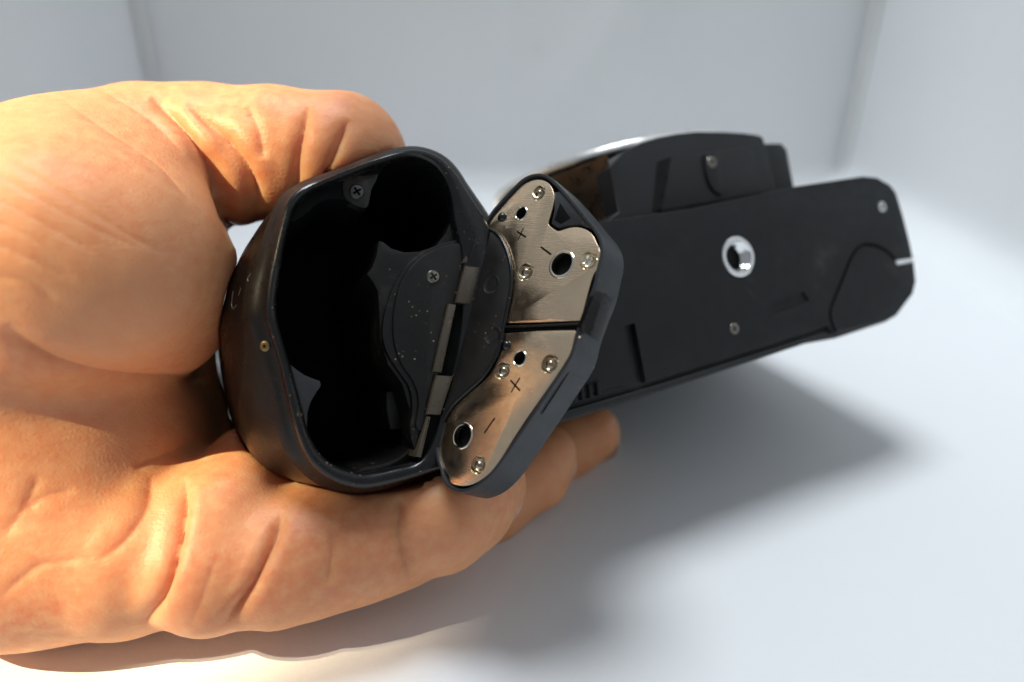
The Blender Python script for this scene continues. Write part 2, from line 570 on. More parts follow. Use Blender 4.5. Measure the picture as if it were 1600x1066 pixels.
bslab('hinge_bed', [(736, 362), (772, 366), (708, 640), (690, 718), (646, 716), (660, 660), (696, 500)], -1.3 * MM, -9 * MM, M['dark'])
kn = 'hinge_knuckle'
hinge_bar(kn, [(741, 366), (750, 368), (737, 413), (723, 410)], 0.0 * MM, M['warm_sheen'])
hinge_bar(kn, [(701, 474), (714, 476), (691, 583), (677, 581)], 0.0 * MM, M['warm_sheen'])
hinge_bar(kn, [(668, 650), (674, 651), (659, 716), (649, 714)], 0.0 * MM, M['warm_sheen'])
hinge_bar(kn, [(727, 415), (751, 417), (737, 476), (713, 473)], 0.15 * MM, M['warm_sheen'])
hinge_bar(kn, [(682, 586), (709, 588), (689, 649), (667, 648)], 0.15 * MM, M['warm_sheen'])

# ------------------------------------------------------------------ film camera: battery door
hinge_top, hinge_bot = on(FB, 767, 373, 0.4 * MM), on(FB, 701, 635, 0.4 * MM)
a3 = FB @ Vector((*hinge_top, 0.4 * MM))
b3 = FB @ Vector((*hinge_bot, 0.4 * MM))
hv = (b3 - a3).normalized()
uv = (hv.cross(nv)).normalized()
if uv.dot(dv) > 0:
    uv = -uv                                                # points into the closed position
TH = math.radians(118)
uo = (uv * math.cos(TH) + nv * math.sin(TH)).normalized()   # across the opened door
mo = (-nv * math.cos(TH) + uv * math.sin(TH)).normalized()  # its inner face
FD = frame((a3 + b3) / 2, uo, mo.cross(uo).normalized(), mo)
dv2 = lambda pts, c=0.0: onb(pts, c, FD)
FACE = [(753, 372), (756, 350), (767, 331), (782, 313), (802, 292), (816, 279), (831, 272), (846, 271), (859, 276), (877, 293), (899, 318), (921, 345), (933, 360), (940, 375), (942, 394), (938, 414), (929, 452), (916, 485), (903, 522), (893, 558),
        (863, 605), (834, 649), (805, 692), (776, 733), (756, 754), (736, 766), (718, 770), (702, 764), (692, 752), (687, 735), (681, 715), (678, 684), (683, 660), (696, 643), (712, 616), (733, 545), (756, 455)]
face = smooth_poly(dv2(FACE), 3)
wellp = [(x, y) for x, y in inset(face, 0.75 * MM)]
door = loft_mesh([lift(wellp, -3.2 * MM), lift(wellp, -0.5 * MM), lift(inset(face, 0.62 * MM), -0.06 * MM), lift(inset(face, 0.5 * MM), 0), lift(inset(face, 0.12 * MM), 0), lift(face, -0.14 * MM), lift(inset(face, -0.1 * MM), -3 * MM), lift(inset(face, -0.1 * MM), -7.4 * MM),
                  lift(inset(face, 0.5 * MM), -8.0 * MM)], True, True)
door_o = link('battery_door', door, M['door'], film, None, 32)
door_o['label'] = 'battery door swung open on its hinge'
door_o.matrix_local = FB.inverted() @ FD


def dslab(name, px, top, bottom, m, bev=0.2 * MM, per=0, inset_=0.0, rc=0):
    q = dv2(px, top)
    if per:
        q = smooth_poly(q, per)
    if rc:
        q = round_corners(q, rc)
    if inset_:
        q = inset(q, inset_)
    return link(name, slab(q, top, bottom, bev), m, door_o)


dslab('door_tray', [(765, 356), (785, 318), (816, 286), (846, 276), (862, 290), (900, 330), (935, 375), (930, 420), (905, 500), (890, 555), (800, 690), (755, 750), (718, 764), (700, 752), (685, 705), (690, 655), (740, 610), (780, 540), (790, 440)], -2.0 * MM, -3.0 * MM, M['dark'])
FLAP = [(750, 372), (762, 361), (777, 366), (790, 388), (798, 419), (798, 451), (791, 488), (786, 515), (780, 543), (767, 570), (750, 593), (724, 616), (704, 636), (692, 658), (684, 680), (686, 655), (690, 648), (710, 580), (737, 470), (752, 402)]
dslab('hinge_flap', FLAP, 0.02 * MM, -3 * MM, M['flap'], per=3, bev=0.25 * MM)
edge = dv2([(762, 357), (777, 366), (790, 388), (798, 419), (798, 451), (791, 488), (786, 515), (780, 543), (767, 570), (750, 593), (724, 616), (704, 636), (692, 658)], 0.1 * MM)
cord('flap_lip', [(x, y, 0.0 * MM) for x, y in smooth_poly(edge, 4, False)], 0.38 * MM, M['rim'], door_o, None, 8)
for cx, cy, r in ((768, 445, 1.95), (771, 525, 1.85)):
    c = dv2([(cx, cy)], 0)[0]
    r *= MM
    link('moulded_disc', lathe_mesh([(r * 1.05, -0.2 * MM), (r, 0.02 * MM), (r * 0.96, 0.1 * MM), (r * 0.90, 0.04 * MM), (r * 0.5, -0.04 * MM), (r * 0.05, -0.08 * MM)], 36, (*c, 0.04 * MM), True), M['flap'], door_o)

UP = [(767.5, 345), (764, 357), (776, 365), (788, 382), (797, 401), (800, 426), (801, 445), (798, 467), (793, 498), (792, 505), (904, 501), (908, 497), (916, 467), (924, 438), (929, 426), (936, 416), (939, 401), (936, 389), (931, 377), (924, 365), (914, 358), (902, 355), (890, 356),
      (880, 359), (872, 361), (865, 357.5), (857, 351), (858, 343), (863, 326), (866, 309), (864, 297), (857, 286), (846, 281), (833, 281.5), (816, 290), (802, 304), (785, 323)]
LO = [(786, 521), (898, 516), (897, 537), (888, 558), (863.5, 596), (823, 654), (800, 689), (776, 727), (756, 747), (736, 757.5), (718, 759), (704, 754.5), (701, 743), (692, 730), (686, 707), (687, 683), (692, 663), (703.6, 641), (724, 619), (747, 602), (765, 585), (775, 567), (781, 547), (785, 527)]
TOPC = -0.35 * MM


def disc_cut(cx, cy, r):
    c = dv2([(cx, cy)], TOPC)[0]
    return cutter(lathe_mesh([(r, -1.5 * MM), (r, 1.5 * MM)], 36, (c[0], c[1], TOPC), True), door_o)


def stroke_cut(p, q, wpx):
    a, b = dv2([p, q], TOPC)
    u = (b - a) / np.linalg.norm(b - a)
    v = np.array([-u[1], u[0]]) * wpx * MM / 2
    pts = [a - v, b - v, b + v, a + v]
    return cutter(loft_mesh([lift(pts, TOPC - 1.5 * MM), lift(pts, TOPC + 1.5 * MM)]), door_o)


def contact(px, domes, holes, pins, strokes):
    o = link('contact_plate', slab(smooth_poly(dv2(px, TOPC), 2), TOPC, TOPC - 0.45 * MM, 0.12 * MM), M['contact'], door_o)
    cs = [disc_cut(x, y, r * MM) for x, y, r, *_ in domes] + [disc_cut(x, y, r * MM) for x, y, r in holes] + [stroke_cut(*s) for s in strokes]
    cut(o, cs)
    for x, y, r, kind in domes:
        c = dv2([(x, y)], TOPC)[0]
        r *= MM
        k = 0.62 * r
        prof = [(r * 1.02, -0.05 * MM), (r * 1.0, -0.02 * MM), (r * 0.90, -0.28 * r), (r * 0.72, -0.42 * r), (k * 1.02, -0.40 * r)]
        link('contact_recess', lathe_mesh(prof, 36, (c[0], c[1], TOPC)), M['lip'] , door_o)
        if kind == 'ring':
            dome = [(k, -0.42 * r), (k * 0.97, 0.02 * r), (k * 0.8, 0.16 * r), (k * 0.55, 0.06 * r), (k * 0.4, -0.15 * r), (k * 0.03, -0.2 * r)]
        else:
            dome = [(k * math.cos(t), -0.42 * r + k * 1.15 * math.sin(t)) for t in np.linspace(0, 1.53, 9)]
        link('contact_dome', lathe_mesh(dome, 32, (c[0], c[1], TOPC), True), M['lip'] if kind == 'ring' else M['dome'], door_o)
    for x, y, r in holes:
        c = dv2([(x, y)], TOPC)[0]
        r *= MM
        link('hole_lip', lathe_mesh([(r * 0.93, -1.2 * MM), (r * 0.92, -0.2 * MM), (r * 0.95, 0.06 * MM), (r * 1.04, 0.15 * MM), (r * 1.14, 0.10 * MM), (r * 1.22, -0.06 * MM)], 48, (c[0], c[1], TOPC)), M['lip'], door_o)
    for x, y, r in pins:
        c = dv2([(x, y)], TOPC)[0]
        r *= MM
        link('rivet', lathe_mesh([(r * math.cos(t), r * 0.85 * math.sin(t) - 0.1 * MM) for t in np.linspace(0, 1.53, 8)], 28, (c[0], c[1], TOPC), True), M['pin'], door_o)
    return o


contact(UP, [(842, 301.5, 1.62, 'dome'), (821, 425, 1.85, 'dome'), (919.5, 407.5, 1.85, 'ring')], [(814.5, 333.5, 1.32), (877.5, 413, 2.35)], [(784.6, 339.5, 1.05)],
        [((807.5, 361.5), (822, 371), 0.33), ((818, 356), (809, 376), 0.27), ((845, 386), (861, 398), 0.36)])
contact(LO, [(785.5, 579, 1.72, 'dome'), (859, 569, 1.82, 'dome'), (747.5, 726.5, 1.72, 'dome')], [(812, 560, 1.36), (722.5, 681, 2.15)], [(791, 540, 1.05)],
        [((797.5, 594), (812.5, 611), 0.34), ((812, 590.5), (798.5, 613.5), 0.32), ((773, 653), (756.5, 677), 0.36)])
dslab('divider_bar', [(786, 510), (905, 505), (903, 514), (786, 518)], -0.25 * MM, -2 * MM, M['dark'])
dslab('divider_rib', [(788, 508.5), (906, 503.5), (906, 507), (788, 512)], 0.25 * MM, -2 * MM, M['flap'])
dslab('door_wedge', [(866, 300), (880, 298), (931, 360), (905, 351), (885, 353), (871, 356), (861, 349), (866, 328)], -0.45 * MM, -2 * MM, M['door'], per=1)
dslab('wedge_hole_shade', [(875, 317), (866, 344), (876, 350), (891, 341)], -0.38 * MM, -1.5 * MM, M['dark'], bev=0.05 * MM)  # solid black slab stands in for the shade of a hole
la = dslab('latch', [(926, 453), (944, 457), (922, 526), (903, 514)], 0.9 * MM, -2.2 * MM, M['rim'], bev=0.3 * MM)
dslab('latch_groove_shade', [(921, 462), (927, 463), (907, 512), (901, 511)], 1.0 * MM, -2.2 * MM, M['dark'], bev=0.15 * MM)  # raised black strip painted as the shade of a groove
# shallow panel on the outer side of the door
sf = frame(Vector((0, 0, 0)), Vector((1, 0, 0)), Vector((0, 1, 0)), Vector((0, 0, 1)))
seg = smooth_poly(dv2([(880, 578), (863, 605), (846, 631), (838, 643)]), 3, False)
outn = []
for i, p in enumerate(seg):
    t = seg[min(i + 1, len(seg) - 1)] - seg[max(i - 1, 0)]
    t /= np.linalg.norm(t)
    outn.append(np.array([-t[1], t[0]]))
cen = face.mean(0)
outn = [q if np.dot(q, p - cen) > 0 else -q for q, p in zip(outn, seg)]
loops = []
for p, q in zip(seg, outn):
    a, b = p - q * 0.2 * MM, p + q * 0.30 * MM
    loops.append([(*a, -1.5 * MM), (*b, -1.5 * MM), (*b, -6.2 * MM), (*a, -6.2 * MM)])
link('door_grip', loft_mesh(loops), M['door'], door_o)

# ------------------------------------------------------------------ film camera: base plate and body
PLATE = [(770, 371), (850, 359), (935, 346), (1080, 325.5), (1243, 291), (1350, 275), (1371, 277), (1392, 289), (1401, 301), (1411, 334), (1421.5, 375), (1428, 405), (1432, 440), (1427, 460), (1402, 492), (1385, 502), (1303, 521), (1295, 510), (1260, 520), (1014, 597), (932, 612), (885, 632), (700, 700)]
bslab('base_plate', PLATE, 0.0, -3.0 * MM, M['plate'], bev=0.5 * MM)
BODY = [(770, 376), (935, 350), (1080, 329.5), (1243, 295), (1350, 279), (1370, 280), (1390, 292), (1399, 303), (1409, 336), (1420, 377), (1427, 407), (1431, 441), (1426, 461), (1402, 493.5), (1386, 503), (1307, 529), (1260, 537), (1100, 590), (959, 636), (880, 660), (760, 694), (700, 700)]
bq = onb(BODY, -1.8 * MM)
link('camera_body', slab(bq, -1.8 * MM, -96 * MM, 0.6 * MM), M['body'], film)
RAIL = [(1290, 517), (1100, 577), (1014, 604), (932, 628), (880, 643), (878, 647), (932, 632), (1014, 608.5), (1100, 581.5), (1292, 521)]
bslab('door_rail', RAIL, -0.9 * MM, -4 * MM, M['body'], bev=0.2 * MM)
# groove between the two pieces of the plate, cut as a dark recessed channel, and the finger ridges
plate_o = bpy.data.objects['base_plate']
gq = onb([(975, 510), (992, 505), (1011, 606), (993, 611)], 0)
gcut = cutter(loft_mesh([lift(gq, -2.4 * MM), lift(gq, 1 * MM)]), film)
dq = onb([(1207, 474), (1256, 456), (1264, 470), (1208, 491)], 0)
dcut = cutter(loft_mesh([lift(dq, -0.45 * MM), lift(dq, 1 * MM)]), film)
LINE = [(1404, 412), (1396, 403), (1388, 395), (1371, 385), (1353, 382.5), (1339, 389), (1328.5, 406), (1319, 430), (1310, 452), (1299, 480), (1298, 497), (1307, 522)]
ls = smooth_poly(onb(LINE), 4, False)
lp = []
for i, p in enumerate(ls):
    t = ls[min(i + 1, len(ls) - 1)] - ls[max(i - 1, 0)]
    t /= np.linalg.norm(t)
    v = np.array([-t[1], t[0]]) * 0.42 * MM
    lp.append([(*(p - v), -1.4 * MM), (*(p + v), -1.4 * MM), (*(p + v), 1 * MM), (*(p - v), 1 * MM)])
lcut = cutter(loft_mesh(lp), film)
sc = on(FB, 1153.5, 401)
hcut = cutter(lathe_mesh([(4.35 * MM, -2.9 * MM), (4.35 * MM, 1 * MM)], 40, (sc[0], sc[1], 0), True), film)
cut(plate_o, [gcut, dcut, lcut, hcut])
hcut2 = cutter(lathe_mesh([(3.9 * MM, -16 * MM), (3.9 * MM, 1 * MM)], 40, (sc[0], sc[1], 0), True), film)
cut(bpy.data.objects['camera_body'], [hcut2])
link('groove_floor', slab(gq, -2.3 * MM, -2.8 * MM, 0.01 * MM), M['dark'], film)  # black slab deepens the shade inside the cut groove
prof = [(4.9 * MM, -0.3 * MM), (4.85 * MM, 0.1 * MM), (4.6 * MM, 0.25 * MM), (3.75 * MM, 0.2 * MM), (3.45 * MM, -0.3 * MM)]
z = -0.6
while z > -9:
    prof += [(3.05 * MM, z * MM), (3.4 * MM, (z - 0.4) * MM)]
    z -= 0.8
prof += [(3.1 * MM, -11 * MM), (0.1 * MM, -11.2 * MM)]
sock = link('tripod_socket', lathe_mesh(prof, 44, (sc[0], sc[1], 0)), M['chrome'], film, None, 30)
cross_screw('base_screw', 1148, 513.5, 0.05 * MM, 1.45 * MM, M['screw'])
cross_screw('base_screw', 1379, 323, 0.05 * MM, 1.55 * MM, M['chrome'])
bslab('white_mark', [(1401, 407.5), (1427, 403), (1428, 409), (1402, 414)], 0.12 * MM, -0.8 * MM, M['white'], bev=0.05 * MM)
for k in range(4):
    x, y = 897 + k * 12.5, 629 - k * 3.6
    bslab('finger_ridge', [(x, y), (x + 6, y - 2), (x + 3, y - 22), (x - 3, y - 20)], 0.8 * MM, -1 * MM, M['plate'], bev=0.3 * MM)


# ------------------------------------------------------------------ film camera: lens mount
ZC = Vector((7.274 * MM, 36.5 * MM, -54.118 * MM))


def mount_lathe(name, prof, m, seg=120):
    """Turned about the lens axis (the camera's front axis)."""
    me = lathe_mesh(prof, seg)
    me.transform(Matrix.Translation(ZC) @ Matrix.Rotation(-math.pi / 2, 4, 'X'))
    return link(name, me, m, film, None, 35)


R = 37.98 * MM
mount_lathe('lens_mount_ring', [(R - 3 * MM, -2.4 * MM), (R - 0.3 * MM, -2.4 * MM), (R, -2.1 * MM), (R, -1.5 * MM), (R - 0.5 * MM, -0.5 * MM), (R - 1.6 * MM, 0), (R - 7 * MM, 0.0), (R - 7.3 * MM, -3 * MM)], M['ring'])
mount_lathe('mount_collar', [(R - 1.5 * MM, -34 * MM), (R - 1.5 * MM, -2.3 * MM), (R - 8 * MM, -2.2 * MM), (R - 9 * MM, -20 * MM)], M['body'])
HOUSE = [(940, 352), (966, 331), (952, 262), (975, 236), (1003, 222), (1029, 214), (1060, 208), (1090, 205), (1135, 205.5), (1165, 207.5), (1184, 210), (1193, 214), (1205, 258), (1214, 300), (1080, 340)]
hz = -11 * MM
bslab('mount_housing', HOUSE, hz, -60 * MM, M['body'], bev=0.6 * MM)
bslab('housing_step', [(1190, 224), (1221, 223.5), (1230, 233), (1241, 291), (1242, 305), (1190, 310)], -14 * MM, -60 * MM, M['body'], bev=0.5 * MM)
# slanted facet beside the housing, reflected skin put into its brown colour
fa = [(*on(FB, 856, 280, -28 * MM), -28 * MM), (*on(FB, 948, 241, -12.5 * MM), -12.5 * MM), (*on(FB, 968, 345, -12.5 * MM), -12.5 * MM), (*on(FB, 900, 358, -28 * MM), -28 * MM)]
fb = [(x, y, zq - 25 * MM) for x, y, zq in fa]
link('glossy_facet', loft_mesh([fa, fb]), M['gloss'], film, None, 30)
TR = [(1049, 244.5), (1105, 238), (1163, 230), (1176, 236), (1196, 300), (1034, 330)]
bslab('release_panel', TR, hz + 1.2 * MM, hz - 3 * MM, M['body'], bev=0.3 * MM)
st = [(1029, 252), (1047, 246), (1034, 327), (1021, 329)]
q = onb(st, hz + 0.6 * MM)
link('panel_bevel', loft_mesh([[(*q[0], hz + 0.05 * MM), (*q[1], hz + 1.1 * MM), (*q[2], hz + 1.1 * MM), (*q[3], hz + 0.05 * MM)], [(*p, hz - 2 * MM) for p in q]]), M['shell'], film, None, 30)
bslab('release_tab', [(1101, 241), (1124, 238.5), (1126, 258), (1131, 303), (1121, 302), (1113, 294), (1105, 275)], hz + 1.9 * MM, hz, M['body'], bev=0.35 * MM, per=2)
cross_screw('tab_screw', 1113, 253, hz + 2.0 * MM, 1.55 * MM, M['screw'])
# small things on the side of the grip: a brass screw and worn raised lettering, laid on the shell itself
from mathutils.bvhtree import BVHTree
shell_o = bpy.data.objects['grip_shell']
tree = BVHTree.FromPolygons([v.co.copy() for v in shell_o.data.vertices], [tuple(p.vertices) for p in shell_o.data.polygons])
EYE = FB.inverted() @ Vector((0, 0, 0))


def hit(x, y):
    r = FB.inverted().to_3x3() @ Vector(((x - 800.0) / F, (533.0 - y) / F, -1.0)).normalized()
    p, nn, _, _ = tree.ray_cast(EYE, r)
    return p, (nn if nn.dot(r) < 0 else -nn)


p, nn = hit(414, 541)
me = lathe_mesh([(0.95 * MM, -0.6 * MM), (0.95 * MM, 0.12 * MM), (0.75 * MM, 0.24 * MM), (0.3 * MM, 0.2 * MM), (0.25 * MM, -0.1 * MM), (0.02 * MM, -0.1 * MM)], 24, cap=True)
me.transform(Matrix.Translation(p) @ nn.to_track_quat('Z', 'Y').to_matrix().to_4x4())
link('shell_screw', me, M['brass'], film)
for pts in ([(364.5, 455), (362.8, 467), (362, 477), (365, 483), (369.5, 477)], [(376.5, 450), (373, 462)], [(392, 428), (387, 436), (388, 440)]):
    path = []
    for x, y in smooth_poly(pts, 4, False):
        p, nn = hit(x, y)
        path.append(p + nn * 0.02 * MM)
    cord('raised_letter', path, 0.10 * MM, M['letter'], film, None, 6)


# ------------------------------------------------------------------ the hand
def view(x, y, wd):
    return np.array([(x - 800.0) / F * wd, (533.0 - y) / F * wd, -wd])


def chain(pts):
    """(x, y, depth, radius in picture units) -> list of (centre, radius)."""
    return [(view(x, y, wd), r * wd / F) for x, y, wd, r in pts]


G = [
    # (joints, blend with what is there already)
    ('arm', [(-1500, 800, .115, 330), (-700, 690, .130, 240), (-420, 620, .145, 215)], .0),
    ('palm', [(-420, 640, .148, 215), (-200, 720, .148, 190), (40, 812, .145, 165), (205, 868, .1415, 122)], .016),
    ('palm', [(-300, 610, .150, 215), (10, 655, .150, 180), (135, 690, .156, 150), (235, 670, .178, 140)], .014),
    ('palm', [(240, 560, .184, 120), (300, 720, .186, 110)], .010),
    ('palm', [(290, 600, .190, 105), (325, 700, .192, 100)], .008),
    ('thenar', [(-350, 560, .150, 185), (-60, 482, .143, 188), (90, 408, .1345, 174), (195, 420, .139, 150), (240, 470, .148, 110)], .010),
    ('thumb', [(-90, 452, .152, 108), (105, 322, .153, 108), (250, 256, .161, 102)], .022),
    ('thumb', [(240, 250, .164, 108), (335, 240, .161, 98), (430, 240, .159, 94), (535, 246, .159, 90)], .005),
    ('thumb', [(535, 246, .159, 90), (590, 310, .175, 72), (620, 370, .190, 55)], .005),
    ('web', [(318, 250, .154, 80), (358, 305, .156, 46)], .003),
    ('pad', [(395, 735, .155, 72), (352, 815, .1435, 94), (330, 888, .1385, 102)], .004),
    ('pad', [(240, 840, .146, 110), (420, 850, .150, 80)], .006),
    ('little', [(432, 876, .1415, 103), (476, 866, .1425, 102)], .0028),
    ('little', [(548, 846, .1450, 99), (612, 824, .1485, 96)], .0028),
    ('little', [(500, 850, .1480, 92), (660, 806, .1530, 84)], .004),
    ('little', [(684, 800, .1478, 96), (722, 778, .1535, 87), (755, 757, .158, 66)], .0016),
    ('ring', [(200, 760, .170, 120), (470, 800, .172, 95), (640, 805, .174, 92)], .006),
    ('ring', [(640, 805, .174, 92), (760, 768, .178, 74)], .003),
    ('ring', [(760, 768, .178, 74), (828, 734, .181, 62), (850, 712, .182, 50)], .003),
    ('middle', [(200, 720, .185, 110), (470, 770, .190, 90), (640, 775, .194, 82)], .006),
    ('middle', [(640, 775, .194, 82), (780, 730, .197, 66), (880, 695, .200, 52), (922, 678, .201, 46)], .003),
    ('index', [(200, 680, .200, 100), (450, 725, .207, 82), (610, 730, .212, 74)], .006),
    ('index', [(610, 730, .212, 74), (740, 700, .216, 60), (840, 675, .219, 48), (868, 668, .220, 44)], .003),
]
STEP = 0.00085
lo_, hi_ = np.array([-.34, -.085, -.265]), np.array([.036, .062, -.075])
lo_[0] = -.225
nx, ny, nz = [int(math.ceil(v)) for v in (hi_ - lo_) / STEP]
ax = [lo_[i] + STEP * np.arange(n, dtype=np.float32) for i, n in enumerate((nx, ny, nz))]
D = np.full((nx, ny, nz), 1.0, np.float32)


def seg_field(a, ra, b, rb, sub):
    X, Y, Z = sub
    ab = b - a
    L2 = float(ab @ ab) + 1e-12
    t = np.clip(((X - a[0]) * ab[0] + (Y - a[1]) * ab[1] + (Z - a[2]) * ab[2]) / L2, 0, 1)
    return np.sqrt((X - a[0] - t * ab[0]) ** 2 + (Y - a[1] - t * ab[1]) ** 2 + (Z - a[2] - t * ab[2]) ** 2) - (ra + t * (rb - ra))


for name, pts, k in G:
    ch = chain(pts)
    for (a, ra), (b, rb) in zip(ch[:-1], ch[1:]):
        pad = 0.012 + k
        mn, mx = np.minimum(a - ra, b - rb) - pad, np.maximum(a + ra, b + rb) + pad
        i0 = np.clip(np.floor((mn - lo_) / STEP).astype(int), 0, (nx, ny, nz))
        i1 = np.clip(np.ceil((mx - lo_) / STEP).astype(int), 0, (nx, ny, nz))
        if np.any(i1 <= i0):
            continue
        sl = tuple(slice(p, q) for p, q in zip(i0, i1))
        sub = (ax[0][sl[0]][:, None, None], ax[1][sl[1]][None, :, None], ax[2][sl[2]][None, None, :])
        f = seg_field(a.astype(np.float32), ra, b.astype(np.float32), rb, sub)
        d = D[sl]
        kk = max(k, 0.0015)
        h = np.maximum(kk - np.abs(d - f), 0) / kk
        D[sl] = np.minimum(d, f) - h * h * kk * 0.25

# the camera presses into the hand: keep the flesh outside the grip and the body
inv = np.array(FB.inverted())
P = [inv[i, 0] * ax[0][:, None, None] + inv[i, 1] * ax[1][None, :, None] + inv[i, 2] * ax[2][None, None, :] + inv[i, 3] for i in range(3)]


def poly_sd(px, py, poly):
    p = np.asarray(poly, np.float32)
    d = np.full(px.shape, 1e9, np.float32)
    s = np.zeros(px.shape, bool)
    for a, b in zip(p, np.roll(p, -1, 0)):
        e = b - a
        wx, wy = px - a[0], py - a[1]
        t = np.clip((wx * e[0] + wy * e[1]) / float(e @ e), 0, 1)
        d = np.minimum(d, (wx - e[0] * t) ** 2 + (wy - e[1] * t) ** 2)
        if a[1] != b[1]:
            c = ((a[1] > py) != (b[1] > py)) & (px < (b[0] - a[0]) * (py - a[1]) / (b[1] - a[1]) + a[0])
            s ^= c
    return np.where(s, -np.sqrt(d), np.sqrt(d))


near = np.abs(D) < 0.02
near |= D < 0
idx = np.nonzero(near & (P[2] < 0.002))
lx, ly, lz = (p[idx].astype(np.float32) for p in P)
coarse = side2[::6]
d1 = np.maximum(poly_sd(lx, ly, coarse), lz + 0.0035)
d2 = np.maximum(poly_sd(lx, ly, bq), lz + 0.0018)
keep = np.minimum(d1, d2) - 0.0003
D[idx] = np.maximum(D[idx], -keep.astype(np.float32))


def surface_nets(D):
    """Quads on the zero level of a grid."""
    s = D < 0
    c = np.zeros((D.shape[0] - 1, D.shape[1] - 1, D.shape[2] - 1), np.int8)
    for i in (0, 1):
        for j in (0, 1):
            for k in (0, 1):
                c += s[i:i + c.shape[0], j:j + c.shape[1], k:k + c.shape[2]]
    cell = (c > 0) & (c < 8)
    ids = np.full(cell.shape, -1, np.int64)
    ci = np.argwhere(cell)
    ids[cell] = np.arange(len(ci))
    acc = np.zeros((len(ci), 3))
    cnt = np.zeros(len(ci))
    E = [((0, 0, 0), (1, 0, 0)), ((0, 1, 0), (1, 1, 0)), ((0, 0, 1), (1, 0, 1)), ((0, 1, 1), (1, 1, 1)), ((0, 0, 0), (0, 1, 0)), ((1, 0, 0), (1, 1, 0)), ((0, 0, 1), (0, 1, 1)), ((1, 0, 1), (1, 1, 1)),
         ((0, 0, 0), (0, 0, 1)), ((1, 0, 0), (1, 0, 1)), ((0, 1, 0), (0, 1, 1)), ((1, 1, 0), (1, 1, 1))]
    for a, b in E:
        va = D[tuple((ci + a).T)]
        vb = D[tuple((ci + b).T)]
        m = (va < 0) != (vb < 0)
        t = np.where(m, va / np.where(m, va - vb, 1), 0)
        acc += np.where(m[:, None], np.array(a) + t[:, None] * (np.array(b) - np.array(a)), 0)
        cnt += m
    v = ci + acc / cnt[:, None]
    quads = []
    for axis in range(3):
        a = np.take(s, range(0, s.shape[axis] - 1), axis)
        b = np.take(s, range(1, s.shape[axis]), axis)
        e = np.argwhere(a != b)
        o1, o2 = [q for q in range(3) if q != axis]
        e = e[(e[:, o1] > 0) & (e[:, o2] > 0) & (e[:, o1] < s.shape[o1] - 1) & (e[:, o2] < s.shape[o2] - 1)]
        flip = a[tuple(e.T)]
        u1, u2 = np.zeros(3, int), np.zeros(3, int)
        u1[o1] = 1
        u2[o2] = 1
        q = np.stack([ids[tuple((e - u1 - u2).T)], ids[tuple((e - u2).T)], ids[tuple(e.T)], ids[tuple((e - u1).T)]], 1)
        if axis == 1:
            flip = ~flip
        q[~flip] = q[~flip][:, ::-1]
        quads.append(q)
    return v, np.concatenate(quads)


V, Q = surface_nets(D)
V = lo_ + V * STEP
# keep the largest connected piece
par = np.arange(len(V))
for _ in range(400):
    mnv = par[Q].min(1)
    new = par.copy()
    for c in range(4):
        np.minimum.at(new, Q[:, c], mnv)
    new = new[new]
    if np.array_equal(new, par):
        break
    par = new
rootv, counts = np.unique(par, return_counts=True)
good = par == rootv[counts.argmax()]
Q = Q[good[Q].all(1)]
remap = np.cumsum(good) - 1
V = V[good]
Q = remap[Q]


def relax(V, it, lam):
    E = np.concatenate([Q[:, [0, 1]], Q[:, [1, 2]], Q[:, [2, 3]], Q[:, [3, 0]]])
    deg = np.bincount(E.ravel(), minlength=len(V))[:, None]
    for i in range(it):
        s = np.zeros_like(V)
        for c in range(3):
            s[:, c] = np.bincount(E[:, 0], V[E[:, 1], c], len(V)) + np.bincount(E[:, 1], V[E[:, 0], c], len(V))
        V = V + (s / deg - V) * (lam if i % 2 == 0 else -lam * 0.96)
    return V


def normals(V):
    a = V[Q[:, 2]] - V[Q[:, 0]]
    b = V[Q[:, 3]] - V[Q[:, 1]]
    fn = np.cross(a, b)
    n = np.zeros_like(V)
    for c in range(4):
        for k in range(3):
            n[:, k] += np.bincount(Q[:, c], fn[:, k], len(V))
    return n / (np.linalg.norm(n, axis=1)[:, None] + 1e-12)


V = relax(V, 16, 0.6)
# one round of subdivision, so that creases come out crisp
def subdivide(V, Q):
    n = len(V)
    E = np.concatenate([Q[:, [0, 1]], Q[:, [1, 2]], Q[:, [2, 3]], Q[:, [3, 0]]])
    E.sort(axis=1)
    key = E[:, 0].astype(np.int64) * n + E[:, 1]
    u, inv_ = np.unique(key, return_inverse=True)
    em = (V[u // n] + V[u % n]) / 2
    m = len(Q)
    e = [n + inv_[i * m:(i + 1) * m] for i in range(4)]
    f = n + len(u) + np.arange(m)
    V2 = np.concatenate([V, em, V[Q].mean(1)])
    Q2 = np.concatenate([np.stack(q, 1) for q in ((Q[:, 0], e[0], f, e[3]), (e[0], Q[:, 1], e[1], f), (f, e[1], Q[:, 2], e[2]), (e[3], f, e[2], Q[:, 3]))])
    return V2, Q2


V, Q = subdivide(V, Q)
V = relax(V, 6, 0.55)
# soft unevenness of flesh under the skin
NV = normals(V)
und = np.zeros(len(V))
for k in range(26):
    fr = rng.normal(size=3)
    fr *= rng.uniform(140, 620) / np.linalg.norm(fr)
    und += np.sin(V @ fr + rng.uniform(0, 6.28)) * 22.0 / np.linalg.norm(fr)
V = V + NV * (und * 0.00042)[:, None]
